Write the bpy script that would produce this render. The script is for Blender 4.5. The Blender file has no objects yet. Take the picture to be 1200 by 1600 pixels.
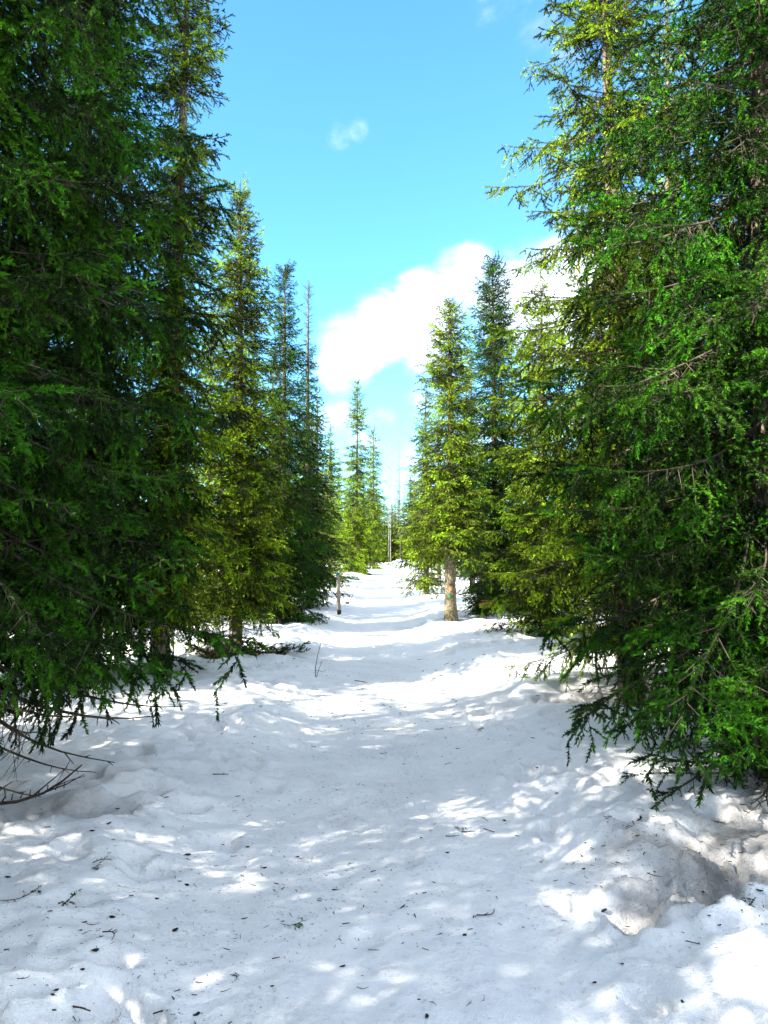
import bpy, math, random
import numpy as np

random.seed(7)
C = bpy.context.scene.collection
S = bpy.context.scene
R = math.radians

# ------------------------------------------------------------------ camera
EYE = 1.55
FPX, CX, CY = 1209.0, 600.0, 860.0           # focal length and horizon of the 1200x1600 photograph
cam = bpy.data.cameras.new('camera')
cam.sensor_fit = 'VERTICAL'
cam.sensor_height = 36.0
cam.lens = 36.0 * FPX / 1600.0
cam.clip_start, cam.clip_end = 0.05, 3000
co = bpy.data.objects.new('camera', cam)
C.objects.link(co)
co.location = (0, 0, EYE)
PITCH = math.atan((CY - 800.0) / FPX)
co.rotation_euler = (R(90) + PITCH, 0, 0)
S.camera = co

# ------------------------------------------------------------------ light
SUN_EL, SUN_AZ = R(31), (-0.885, -0.465)       # towards the sun: from the left, a little behind the camera
SKY_STRENGTH, SUN_STRENGTH, EXPOSURE = 0.115, 4.7, 2.5
n_ = math.hypot(*SUN_AZ)
SUN = np.array([SUN_AZ[0] / n_ * math.cos(SUN_EL), SUN_AZ[1] / n_ * math.cos(SUN_EL), math.sin(SUN_EL)])

S.render.engine = 'CYCLES'
S.view_settings.view_transform = 'Standard'
S.view_settings.look = 'None'
S.view_settings.exposure = EXPOSURE
S.view_settings.gamma = 1.0
S.view_settings.use_curve_mapping = False
cy = S.cycles
cy.max_bounces, cy.diffuse_bounces, cy.glossy_bounces, cy.transmission_bounces = 7, 4, 2, 4
cy.use_denoising = True
cy.caustics_reflective = cy.caustics_refractive = False
cy.sample_clamp_indirect = 6.0


class N:
    """Small helper to wire node trees."""
    def __init__(self, tree):
        self.t = tree

    def new(self, typ, ins=None, **props):
        n = self.t.nodes.new(typ)
        for k, v in props.items():
            setattr(n, k, v)
        for k, v in (ins or {}).items():
            if hasattr(v, 'is_linked') or isinstance(v, bpy.types.NodeSocket):
                self.t.links.new(v, n.inputs[k])
            else:
                n.inputs[k].default_value = v
        return n

    def math(self, op, a, b=None, c=None, clamp=False):
        ins = {0: a}
        if b is not None:
            ins[1] = b
        if c is not None:
            ins[2] = c
        return self.new('ShaderNodeMath', ins, operation=op, use_clamp=clamp).outputs[0]

    def mix(self, f, a, b, blend='MIX'):
        n = self.t.nodes.new('ShaderNodeMix')
        n.data_type = 'RGBA'
        n.blend_type = blend
        n.clamp_factor = True
        for sock, v in ((n.inputs[0], f), (n.inputs[6], a), (n.inputs[7], b)):
            if isinstance(v, bpy.types.NodeSocket):
                self.t.links.new(v, sock)
            else:
                sock.default_value = v if not isinstance(v, tuple) else (v + (1,) if len(v) == 3 else v)
        return n.outputs[2]

    def ramp(self, v, lo, hi, to0=0.0, to1=1.0, smooth=True):
        n = self.new('ShaderNodeMapRange', {0: v, 1: lo, 2: hi, 3: to0, 4: to1},
                     interpolation_type='SMOOTHSTEP' if smooth else 'LINEAR')
        return n.outputs[0]

    def noise(self, vec, scale, detail=4.0, rough=0.55, dist=0.0):
        return self.new('ShaderNodeTexNoise', {'Vector': vec, 'Scale': scale, 'Detail': detail,
                                               'Roughness': rough, 'Distortion': dist})


def pixdir(px, py):
    """World direction of a pixel of the photograph (used once, to find where a thing stands)."""
    d = np.array([(px - CX) / FPX, 1.0, (CY - py) / FPX])
    # exact: rotate the view ray by the camera pitch
    vx, vy = (px - 600.0) / FPX, (800.0 - py) / FPX
    c, s = math.cos(PITCH), math.sin(PITCH)
    d = np.array([vx, c - s * vy, s + c * vy])
    return d / np.linalg.norm(d)


W = bpy.data.worlds.new('World')
S.world = W
W.use_nodes = True
wt = W.node_tree
wt.nodes.clear()
w = N(wt)
geo = w.new('ShaderNodeTexCoord').outputs['Generated']
sky = w.new('ShaderNodeTexSky', sky_type='NISHITA')
sky.sun_disc = False
sky.sun_elevation = SUN_EL
sky.sun_rotation = math.atan2(SUN[0], SUN[1])
sky.air_density, sky.dust_density, sky.ozone_density = 1.0, 0.3, 1.5
tinted = w.mix(1.0, sky.outputs[0], (0.345, 0.67, 0.81), 'MULTIPLY')
# clouds: soft banks in view above the far end of the path, others added unseen
dirn = w.new('ShaderNodeVectorMath', {0: geo}, operation='NORMALIZE').outputs[0]
stretch = w.new('ShaderNodeVectorMath', {0: dirn, 1: (1, 1, 1.5)}, operation='MULTIPLY').outputs[0]
billow = w.noise(stretch, 7.0, 7.0, 0.58, 0.4).outputs['Fac']
fine = w.noise(stretch, 22.0, 5.0, 0.6).outputs['Fac']
puffs = [(545, 550, 4.2, .80), (600, 515, 3.9, .74), (668, 495, 4.2, .80), (735, 450, 3.8, .72), (800, 480, 5.0, .78),
         (870, 480, 6.0, .85), (690, 600, 5.0, .7), (610, 620, 4.0, .45), (960, 450, 7.0, 1.0), (535, 690, 5.0, .35),
         (530, 209, 1.5, .30), (556, 201, 1.3, .30), (880, 20, 4.5, .52), (765, 5, 3.0, .42), (700, 700, 6, .5)]
total = None
for px, py, rad, amp in puffs:
    d = pixdir(px, py)
    dot = w.new('ShaderNodeVectorMath', {0: dirn, 1: tuple(d)}, operation='DOT_PRODUCT').outputs['Value']
    f = w.ramp(dot, math.cos(R(rad)), math.cos(R(rad * 0.15)), 0.0, amp)
    total = f if total is None else w.math('MAXIMUM', total, f)
sep = w.new('ShaderNodeSeparateXYZ', {0: dirn})
# broken cloud added out of view, overhead too, to whiten the ambient light
wide = w.noise(dirn, 2.1, 3.0, 0.5).outputs['Fac']
added_cloud = w.ramp(wide, 0.36, 0.56)
away = w.ramp(sep.outputs[1], 0.79, 0.62)
total = w.math('MAXIMUM', total, w.math('MULTIPLY', added_cloud, away))
dens = w.math('ADD', total, w.math('MULTIPLY', w.math('SUBTRACT', billow, 0.5), 2.3))
dens = w.math('ADD', dens, w.math('MULTIPLY', w.math('SUBTRACT', fine, 0.5), 0.75))
cloud = w.math('MULTIPLY', w.ramp(dens, 0.18, 1.30), w.ramp(total, 0.0, 0.25))
cloud = w.math('MULTIPLY', cloud, 0.97)
CLOUD = 4.9
shade = w.noise(stretch, 5.0, 5.0, 0.55).outputs['Fac']
lump = w.mix(w.ramp(w.math('ADD', shade, w.math('MULTIPLY', dens, 0.22)), 0.42, 0.78), (CLOUD * 0.27, CLOUD * 0.295, CLOUD * 0.325), (CLOUD, CLOUD, CLOUD))
skyc = w.mix(cloud, tinted, lump)
bg = w.new('ShaderNodeBackground', {'Color': skyc, 'Strength': SKY_STRENGTH})
wo = w.new('ShaderNodeOutputWorld', {'Surface': bg.outputs[0]})

sl = bpy.data.lights.new('sun', 'SUN')
sl.energy, sl.angle, sl.color = SUN_STRENGTH, R(0.53), (1.0, 0.94, 0.84)
so = bpy.data.objects.new('sun', sl)
C.objects.link(so)
from mathutils import Vector
so.rotation_euler = Vector(SUN).to_track_quat('Z', 'Y').to_euler()
so.location = (-20, -8, 20)


# ------------------------------------------------------------------ materials
def material(name):
    m = bpy.data.materials.new(name)
    m.use_nodes = True
    m.node_tree.nodes.clear()
    n = N(m.node_tree)
    out = n.new('ShaderNodeOutputMaterial')
    return m, n, out


def needle_material(name, dark, fresh, trans, var=0.25):
    m, n, out = material(name)
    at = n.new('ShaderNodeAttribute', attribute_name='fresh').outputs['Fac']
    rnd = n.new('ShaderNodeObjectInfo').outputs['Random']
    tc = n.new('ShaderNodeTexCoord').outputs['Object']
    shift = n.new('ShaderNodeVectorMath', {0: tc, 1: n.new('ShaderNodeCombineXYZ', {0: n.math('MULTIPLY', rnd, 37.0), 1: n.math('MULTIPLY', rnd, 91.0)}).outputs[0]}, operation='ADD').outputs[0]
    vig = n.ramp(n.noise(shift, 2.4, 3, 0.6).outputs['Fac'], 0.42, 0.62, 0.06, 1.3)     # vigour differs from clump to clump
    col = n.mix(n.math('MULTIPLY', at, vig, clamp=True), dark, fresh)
    hs = n.new('ShaderNodeHueSaturation', {'Color': col, 'Hue': n.ramp(rnd, 0, 1, 0.49, 0.512, False),
                                           'Value': n.ramp(rnd, 0, 1, 1 - var, 1 + var, False), 'Saturation': 1.0})
    col = hs.outputs[0]
    d = n.new('ShaderNodeBsdfPrincipled', {'Base Color': col, 'Roughness': 0.6, 'Specular IOR Level': 0.12})
    tcol = n.mix(1.0, col, (1.25, 1.5, 0.6), 'MULTIPLY')
    t = n.new('ShaderNodeBsdfTranslucent', {'Color': tcol})
    mx = n.new('ShaderNodeMixShader', {0: trans, 1: d.outputs[0], 2: t.outputs[0]})
    m.node_tree.links.new(mx.outputs[0], out.inputs[0])
    return m


def bark_material(name, c0, c1, c2, scale=18.0, bump=0.6):
    m, n, out = material(name)
    tc = n.new('ShaderNodeTexCoord').outputs['Object']
    st = n.new('ShaderNodeMapping', {'Vector': tc, 'Scale': (1, 1, 0.38)}).outputs[0]
    wob = n.noise(st, 9.0, 4, 0.6)
    warp = n.new('ShaderNodeVectorMath', {0: wob.outputs['Color'], 1: (0.06, 0.06, 0.06)}, operation='MULTIPLY').outputs[0]
    st2 = n.new('ShaderNodeVectorMath', {0: st, 1: warp}, operation='ADD').outputs[0]
    vo = n.new('ShaderNodeTexVoronoi', {'Vector': st2, 'Scale': scale}, feature='DISTANCE_TO_EDGE').outputs['Distance']
    big = n.noise(tc, 5.0, 5, 0.6).outputs['Fac']
    fi = n.noise(st, 60.0, 5, 0.65).outputs['Fac']
    col = n.mix(n.ramp(big, 0.35, 0.68), c0, c1)
    col = n.mix(n.ramp(fi, 0.42, 0.75), col, c2)
    crack = n.ramp(vo, 0.0, 0.10)
    col = n.mix(crack, tuple(0.35 * v for v in c0), col)
    h = n.math('ADD', n.math('MULTIPLY', crack, 0.7), n.math('MULTIPLY', fi, 0.5))
    b = n.new('ShaderNodeBump', {'Height': h, 'Strength': bump, 'Distance': 0.012})
    p = n.new('ShaderNodeBsdfPrincipled', {'Base Color': col, 'Roughness': 0.9, 'Specular IOR Level': 0.15,
                                           'Normal': b.outputs[0]})
    m.node_tree.links.new(p.outputs[0], out.inputs[0])
    return m


def plain_material(name, c0, c1, scale=30, rough=0.8):
    m, n, out = material(name)
    tc = n.new('ShaderNodeTexCoord').outputs['Object']
    f = n.noise(tc, scale, 5, 0.6).outputs['Fac']
    col = n.mix(n.ramp(f, 0.35, 0.65), c0, c1)
    b = n.new('ShaderNodeBump', {'Height': f, 'Strength': 0.4, 'Distance': 0.004})
    p = n.new('ShaderNodeBsdfPrincipled', {'Base Color': col, 'Roughness': rough, 'Specular IOR Level': 0.25, 'Normal': b.outputs[0]})
    m.node_tree.links.new(p.outputs[0], out.inputs[0])
    return m


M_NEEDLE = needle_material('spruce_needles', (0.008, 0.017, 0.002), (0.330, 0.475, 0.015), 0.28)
M_NEEDLE_DARK_SHADE = needle_material('spruce_needles_dark_shade', (0.003, 0.010, 0.001), (0.048, 0.165, 0.003), 0.22)  # darker needle copy: shade on the near and dense trees put into the colour
M_NEEDLE_BROWN = needle_material('dead_needles', (0.20, 0.09, 0.03), (0.30, 0.14, 0.05), 0.2)
M_TWIG = plain_material('twig_bark', (0.022, 0.017, 0.012), (0.080, 0.064, 0.043), 14)
M_BARK = bark_material('spruce_bark', (0.075, 0.058, 0.040), (0.16, 0.13, 0.09), (0.22, 0.19, 0.145))
M_GREYBARK = bark_material('grey_bark', (0.13, 0.125, 0.115), (0.24, 0.23, 0.21), (0.32, 0.31, 0.29), 14, 0.4)
M_PALEBARK = bark_material('pale_spruce_bark', (0.085, 0.072, 0.042), (0.16, 0.138, 0.085), (0.21, 0.185, 0.125))
M_DARKTWIG = plain_material('dead_wood', (0.018, 0.013, 0.010), (0.06, 0.045, 0.033), 40)
M_SCALE = plain_material('bark_flake', (0.010, 0.007, 0.005), (0.035, 0.021, 0.014), 60)
M_STAKE = plain_material('weathered_wood', (0.22, 0.18, 0.13), (0.40, 0.35, 0.28), 25)
M_GREENPAINT = plain_material('green_paint', (0.02, 0.15, 0.06), (0.04, 0.22, 0.10), 20, 0.6)
M_ORANGEPAINT = plain_material('orange_paint', (0.26, 0.11, 0.045), (0.34, 0.16, 0.07), 30, 0.7)


# ------------------------------------------------------------------ numpy noise
def _hash(ix, iy, seed):
    h = (ix.astype(np.int64) * 374761393 + iy.astype(np.int64) * 668265263 + seed * 974711) & 0xffffffff
    h = ((h ^ (h >> 13)) * 1274126177) & 0xffffffff
    return ((h ^ (h >> 16)) & 0xffff) / 65535.0


def vnoise(x, y, seed=0):
    ix, iy = np.floor(x), np.floor(y)
    fx, fy = x - ix, y - iy
    fx = fx * fx * fx * (fx * (fx * 6 - 15) + 10)
    fy = fy * fy * fy * (fy * (fy * 6 - 15) + 10)
    a, b = _hash(ix, iy, seed), _hash(ix + 1, iy, seed)
    c, d = _hash(ix, iy + 1, seed), _hash(ix + 1, iy + 1, seed)
    return (a + (b - a) * fx) * (1 - fy) + (c + (d - c) * fx) * fy - 0.5


def fbm(x, y, seed=0, oct=4, gain=0.5):
    s, a, t = 0.0, 1.0, 0.0
    ca, sa = 0.8, 0.6
    for k in range(oct):
        s = s + a * vnoise(x, y, seed + 31 * k)
        t += a
        x, y = 2.03 * (ca * x - sa * y) + 17.3, 2.03 * (sa * x + ca * y) + 5.1
        a *= gain
    return 2.0 * s / t


def sstep(a, b, x):
    t = np.clip((x - a) / (b - a), 0, 1)
    return t * t * (3 - 2 * t)


# ------------------------------------------------------------------ the lie of the land
_ky = np.array([-60, 0, 6, 10, 13.2, 14.6, 16.2, 18.5, 24, 33, 44, 52, 66, 95, 400], float)
_kz = np.array([0, 0, 0, 0.0, 0.0, 0.03, -0.15, -0.12, 0.0, 0.36, 0.72, 0.80, 0.55, 0.3, 0.3], float)
_gy = np.arange(-60, 400, 0.1)
_gz = np.interp(_gy, _ky, _kz)
_k = np.exp(-0.5 * (np.arange(-30, 31) * 0.1 / 0.55) ** 2)
_gz = np.convolve(np.pad(_gz, 30, mode='edge'), _k / _k.sum(), mode='valid')

rg = np.random.default_rng(11)
# trees that stand close enough to melt a well into the snow: x, y, radius, depth, how bare
WELLS = [(-2.17, 11.3, 0.85, 0.24, 1.0), (2.5, 8.1, 0.75, 0.16, 0.35), (-2.75, 9.4, 0.5, 0.08, 0.25), (-3.5, 8.9, 0.5, 0.08, 0.25),
         (2.2, 18.3, 0.5, 0.06, 0.5), (1.5, 17.4, 0.4, 0.03, 0.25), (-2.0, 20.8, 0.55, 0.05, 0.6), (2.75, 13.6, 0.7, 0.08, 0.3)]
STEPS = []
for _ in range(330):
    yy = 2.2 + 13 * rg.random() ** 1.2
    side = rg.choice([-1, 1])
    xx = side * (0.75 + abs(rg.normal(0, 1.5)))
    STEPS.append((xx, yy, rg.uniform(0.06, 0.17), rg.uniform(0.06, 0.13), rg.uniform(0, math.pi), rg.uniform(0.02, 0.085)))
for _ in range(90):
    STEPS.append((rg.normal(0, 0.6), 2.2 + 13 * rg.random(), rg.uniform(0.08, 0.16), rg.uniform(0.05, 0.09),
                  rg.normal(1.5, 0.5), rg.uniform(0.006, 0.018)))
HOLES = [(1.08, 3.44, 0.19, 0.13, 0.4, 0.15), (1.38, 3.50, 0.22, 0.22, 0.9, 0.30), (1.75, 3.72, 0.62, 0.34, 0.2, 0.24),
         (1.95, 4.05, 0.6, 0.42, 0.3, 0.07), (0.92, 4.45, 0.14, 0.10, 0.2, 0.06), (1.25, 5.35, 0.2, 0.12, 0.2, 0.06),
         (-1.75, 4.35, 0.45, 0.25, 0.1, 0.07), (-1.45, 4.75, 0.2, 0.14, 0.4, 0.07), (-1.95, 5.0, 0.25, 0.16, 0.4, 0.08),
         (1.9, 7.7, 0.55, 0.28, 0.2, 0.10)]


def pathx(y):
    return 0.06 * np.sin(y * 0.23 + 0.4)


def ground(x, y):
    x, y = np.asarray(x, float), np.asarray(y, float)
    ax = np.abs(x - pathx(y))
    wob = 0.25 * fbm(x * 0.5, y * 0.5, 3, 2)
    off = sstep(0.55, 1.55, ax + wob)
    fade = np.clip(30.0 / np.maximum(np.abs(y), 1), 0, 1)
    z = np.interp(y, _gy, _gz) + 0.16 * off - 0.05 + 0.25 * sstep(6, 30, ax)
    z = z + 0.05 * fbm(x * 0.55, y * 0.55, 5, 3) * (0.4 + 0.6 * off)
    z = z + (0.008 + 0.050 * off) * fbm(x * 1.9, y * 1.9, 7, 3)
    lump = np.abs(fbm(x * 4.2, y * 4.2, 9, 3))
    z = z + (0.010 + 0.032 * off) * (0.25 - lump)
    z = z + (0.006 + 0.010 * off) * fbm(x * 11, y * 11, 13, 3) * fade
    z = z + 0.0045 * fbm(x * 24, y * 24, 15, 2) * np.clip(9.0 / np.maximum(np.abs(y), 1), 0, 1)
    z = z + 0.30 * np.exp(-((x - 0.85) / 0.5) ** 2 - ((y - 47) / 1.2) ** 2)
    z = z + 0.012 * (1 - off) * fbm(x * 0.7, y * 2.6, 21, 3)
    for (hx, hy, ra, rb, an, dp) in STEPS + HOLES:
        m = (np.abs(y - hy) < 0.9) & (np.abs(x - hx) < 0.9)
        if not m.any():
            continue
        dx, dy = x[m] - hx, y[m] - hy
        c, s = math.cos(an), math.sin(an)
        q = np.sqrt(((c * dx + s * dy) / ra) ** 2 + ((-s * dx + c * dy) / rb) ** 2)
        q = q + 0.35 * fbm(x[m] * 9, y[m] * 9, 17, 2)
        z[m] += -dp * (1 - sstep(0.5, 1.0, q)) + (0.22 if dp < 0.09 else 0.04) * dp * np.exp(-((q - 1.25) / 0.25) ** 2)
    for (hx, hy, ra, dp, ba) in WELLS:
        q = np.hypot(x - hx, y - hy) / ra + 0.3 * fbm(x * 3, y * 3, 19, 2)
        z = z - dp * (1 - sstep(0.35, 1.15, q))
    return z


def gz(x, y):
    return float(ground(np.array([x]), np.array([y]))[0])


def at_pixel(px, py):
    """Where the ray through a pixel of the photograph meets the snow."""
    d = pixdir(px, py)
    t = np.concatenate([np.arange(1.5, 12, 0.01), np.arange(12, 70, 0.05)])
    p = np.array([0, 0, EYE])[None] + t[:, None] * d[None]
    g = ground(p[:, 0], p[:, 1])
    k = np.argmax(p[:, 2] < g)
    return p[k, 0], p[k, 1], float(g[k])


# ------------------------------------------------------------------ mesh helpers
def build_mesh(name, verts, polys, mats, mat_idx=None, attrs=None, smooth=None):
    """polys: list of (n,k) integer arrays; mat_idx / smooth: one array or value per polys entry; attrs: {name: per-vertex floats}."""
    me = bpy.data.meshes.new(name)
    verts = np.ascontiguousarray(verts, dtype=np.float32)
    me.vertices.add(len(verts))
    me.vertices.foreach_set('co', verts.ravel())
    loops = np.concatenate([p.ravel() for p in polys]).astype(np.int32)
    tot = np.concatenate([np.full(len(p), p.shape[1], np.int32) for p in polys])
    start = np.concatenate([[0], np.cumsum(tot)[:-1]]).astype(np.int32)
    me.loops.add(len(loops))
    me.loops.foreach_set('vertex_index', loops)
    me.polygons.add(len(tot))
    me.polygons.foreach_set('loop_start', start)
    if mat_idx is not None:
        mi = np.concatenate([np.broadcast_to(np.asarray(v, np.int32), (len(p),)) for p, v in zip(polys, mat_idx)])
        me.polygons.foreach_set('material_index', np.ascontiguousarray(mi))
    if smooth is not None:
        sm = np.concatenate([np.full(len(p), bool(v)) for p, v in zip(polys, smooth)])
        me.polygons.foreach_set('use_smooth', sm)
    for k, v in (attrs or {}).items():
        a = me.attributes.new(k, 'FLOAT', 'POINT')
        a.data.foreach_set('value', np.ascontiguousarray(v, dtype=np.float32))
    for m in mats:
        me.materials.append(m)
    me.update(calc_edges=True)
    return me


def link(name, data, parent=None, loc=(0, 0, 0), rot=(0, 0, 0), scale=1.0):
    o = bpy.data.objects.new(name, data)
    C.objects.link(o)
    o.parent = parent
    o.location, o.rotation_euler = loc, rot
    o.scale = (scale,) * 3 if not hasattr(scale, '__len__') else scale
    return o


def tag(o, label=None, cat=None, group=None, kind=None):
    for k, v in (('label', label), ('category', cat), ('group', group), ('kind', kind)):
        if v:
            o[k] = v
    return o


def frames(d):
    ref = np.where(np.abs(d[:, 2:3]) > 0.9, np.array([[1.0, 0, 0]]), np.array([[0, 0, 1.0]]))
    u = np.cross(d, ref)
    u /= np.linalg.norm(u, axis=1, keepdims=True) + 1e-9
    v = np.cross(u, d)
    return u, v


def prisms(p0, p1, r0, r1, k=3, base=0):
    """Straight tapered sticks between p0 and p1, all at once."""
    d = p1 - p0
    d = d / (np.linalg.norm(d, axis=1, keepdims=True) + 1e-9)
    u, v = frames(d)
    a = np.arange(k) * 2 * math.pi / k
    ring = u[:, None] * np.cos(a)[None, :, None] + v[:, None] * np.sin(a)[None, :, None]
    lo = p0[:, None] + ring * r0[:, None, None]
    hi = p1[:, None] + ring * r1[:, None, None]
    V = np.concatenate([lo, hi], 1).reshape(-1, 3)
    n = len(p0)
    b = base + (np.arange(n) * 2 * k)[:, None]
    j = np.arange(k)[None]
    j2 = (j + 1) % k
    Q = np.stack([b + j, b + j2, b + k + j2, b + k + j], -1).reshape(-1, 4)
    return V, Q


# ------------------------------------------------------------------ one spruce bough
class Sticks:
    def __init__(self):
        self.a, self.b, self.ra, self.rb, self.nd, self.f0, self.f1 = [], [], [], [], [], [], []

    def add(self, a, b, ra, rb, nd=0.0, f0=0.0, f1=0.0):
        self.a.append(a); self.b.append(b); self.ra.append(ra); self.rb.append(rb)
        self.nd.append(nd); self.f0.append(f0); self.f1.append(f1)

    def path(self, pts, ra, rb, nd=0.0, f0=0.0, f1=0.0, nd_from=0.0):
        n = len(pts) - 1
        for i in range(n):
            t0, t1 = i / n, (i + 1) / n
            self.add(pts[i], pts[i + 1], ra + (rb - ra) * t0, ra + (rb - ra) * t1, nd if t0 >= nd_from else 0.0,
                     f0 + (f1 - f0) * t0, f0 + (f1 - f0) * t1)


def unit(v):
    return v / (np.linalg.norm(v) + 1e-9)


def bough_sticks(L, g, sp2=0.050, sp3=0.034, l2=0.46, droop=0.75, bare=False, hang=0.36, short3=1.15):
    """The woody skeleton of a flat drooping spruce bough along +X, length L."""
    K = Sticks()
    sag, lift = g.uniform(0.20, 0.34), g.uniform(0.24, 0.36)
    wig, ph = g.uniform(-0.05, 0.05), g.uniform(0, 6)

    def axis(t):
        return np.array([L * t, L * (wig * math.sin(3 * t) + 0.012 * math.sin(9 * t + ph)), L * (-sag * t + lift * t ** 2.3)])
    n = max(6, int(L / 0.12))
    pts = [axis(i / n) for i in range(n + 1)]
    K.path(pts, 0.004 + 0.007 * L, 0.0018, 0 if bare else 1, 0.1, 0.9, 0.45)
    d = L * (0.10 if not bare else 0.12)
    side = 1
    while d < L * 0.985:
        t = d / L
        side = -side
        p = axis(t)
        tan = unit(axis(min(1, t + 0.02)) - axis(t - 0.02))
        lat = unit(np.cross(np.array([0, 0, 1.0]), tan)) * side
        shape = min(1.0, 0.35 + (t / 0.30)) * (1 - t) ** 0.55
        ln = max(0.07, L * l2 * shape * g.uniform(0.65, 1.15))
        ang = R(g.uniform(42, 66) * (1.05 - 0.35 * t))
        dr = droop * g.uniform(0.4, 1.3) * (1 - 0.6 * t)
        if g.random() < hang:
            dr = droop * g.uniform(1.5, 3.0)
            ln = max(ln * 0.75, g.uniform(0.10, 0.24) * min(1.0, L))
        if bare:
            ln *= g.uniform(0.15, 0.8)
        d0 = unit(tan * math.cos(ang) + lat * math.sin(ang) + np.array([0, 0, -0.35 * dr + g.normal(0, 0.18)]))
        m = max(2, int(ln / 0.09))
        grav = dr * 0.55 / max(0.2, ln) * 0.4
        bend = g.normal(0, 0.24)
        q = [p + d0 * (ln * i / m) + np.array([0, 0, -grav * (ln * i / m) ** 2]) + tan * bend * (ln * i / m) ** 2 / max(ln, .1) for i in range(m + 1)]
        dead = (t < 0.16 and g.random() < 0.5)
        K.path(q, 0.0030 + 0.002 * ln, 0.0014, 0 if (bare or dead) else 1, 0.15, 0.9, 0.1)
        if bare or dead:
            for j in range(int(ln / (0.07 if bare else 0.05))):
                s_ = g.uniform(0.2, 1) * ln
                i = min(m - 1, int(s_ / ln * m))
                b0 = q[i] + (q[i + 1] - q[i]) * (s_ / ln * m - i)
                dd = unit(d0 * 0.7 + g.normal(0, 0.6, 3) + np.array([0, 0, -0.3]))
                K.add(b0, b0 + dd * g.uniform(0.04, 0.14), 0.0015, 0.0008)
        else:
            s_, sd = 0.02 + 0.08 * ln, 1
            while s_ < ln * 0.97:
                sd = -sd
                i = min(m - 1, int(s_ / ln * m))
                b0 = q[i] + (q[i + 1] - q[i]) * (s_ / ln * m - i)
                ta = unit(q[i + 1] - q[i])
                la = unit(np.cross(np.array([0, 0, 1.0]), ta) + g.normal(0, 0.15, 3)) * sd
                dd = unit(ta * 0.75 + la * 0.65 + np.array([0, 0, -0.25 * droop + g.normal(0, 0.14)]))
                l3 = short3 * g.uniform(0.045, 0.11) * (1.25 - 0.5 * s_ / ln) * min(1.0, 0.5 + ln / 0.3)
                K.add(b0, b0 + dd * l3, 0.0016, 0.0010, 1, 0.25, 1.0)
                s_ += sp3 * g.uniform(0.6, 1.4)
        d += sp2 * g.uniform(0.6, 1.4)
    # bare, lichen-grey twiglets that hang from the underside near the trunk
    for _ in range(int(14 * L)):
        t = g.uniform(0.04, 0.7)
        p = axis(t)
        dd = unit(np.array([g.normal(0.2, 0.4), g.normal(0, 0.6), -1.0]))
        e = p + dd * g.uniform(0.06, 0.22)
        K.add(p, e, 0.0018, 0.0009)
        K.add(p + (e - p) * 0.5, p + (e - p) * 0.5 + unit(dd + g.normal(0, 0.5, 3)) * g.uniform(0.03, 0.1), 0.0012, 0.0007)
    return K


def clothe(K, g, spacing, nlen, nwid, sides=3, thick=1.0):
    """Sticks -> (verts, stick quads, needle triangles, fresh attribute)."""
    a, b = np.array(K.a), np.array(K.b)
    ra, rb = np.array(K.ra) * thick, np.array(K.rb) * thick
    nd, f0, f1 = np.array(K.nd), np.array(K.f0), np.array(K.f1)
    V, Q = prisms(a, b, ra, rb, sides)
    fr = np.zeros(len(V))
    d = b - a
    ln = np.linalg.norm(d, axis=1)
    cnt = np.floor(nd * ln / spacing + g.random(len(a))).astype(int)
    cnt = np.where(nd > 0, np.maximum(cnt, 1), 0)
    idx = np.repeat(np.arange(len(a)), cnt)
    n = len(idx)
    if n == 0:
        return V, Q, np.zeros((0, 3), int), fr
    t = g.random(n)
    dn = d / (ln[:, None] + 1e-9)
    u, v = frames(dn)
    P = a[idx] + d[idx] * t[:, None]
    psi = g.uniform(0, 2 * math.pi, n)
    psi = np.where(g.random(n) < 0.35, g.normal(math.pi / 2, 0.9, n), psi)      # more needles on the upper side
    phi = R(1) * g.uniform(32, 68, n) * (1 - 0.45 * (t > 0.85))
    rad = u[idx] * np.cos(psi)[:, None] + v[idx] * np.sin(psi)[:, None]
    D = dn[idx] * np.cos(phi)[:, None] + rad * np.sin(phi)[:, None]
    w_ = np.cross(D, g.normal(0, 1, (n, 3)))
    w_ /= np.linalg.norm(w_, axis=1, keepdims=True) + 1e-9
    l = nlen * g.uniform(0.7, 1.15, n)
    B = nwid * 0.5 * g.uniform(0.8, 1.2, n)
    tri = np.stack([P - w_ * B[:, None], P + w_ * B[:, None], P + D * l[:, None]], 1).reshape(-1, 3)
    T = (len(V) + np.arange(3 * n)).reshape(-1, 3)
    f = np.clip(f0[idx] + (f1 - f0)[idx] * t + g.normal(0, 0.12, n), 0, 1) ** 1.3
    return np.concatenate([V, tri]), Q, T, np.concatenate([fr, np.repeat(f, 3)])


BOUGHS = {}


def make_boughs(key, lengths, spacing, nlen, nwid, needle_mat=None, **kw):
    thick = kw.pop('thick', 1.0)
    out = []
    for i, L in enumerate(lengths):
        g = np.random.default_rng(1000 * len(BOUGHS) + 37 * i + int(L * 100))
        K = bough_sticks(L, g, **kw)
        V, Q, T, fr = clothe(K, g, spacing, nlen, nwid, 3, thick)
        polys, mi = [Q], [0]
        if len(T):
            polys.append(T)
            mi.append(1)
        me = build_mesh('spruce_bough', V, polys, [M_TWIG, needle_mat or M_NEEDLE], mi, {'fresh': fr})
        out.append((L, me, (V, Q, T, fr)))
    BOUGHS[key] = out


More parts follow.
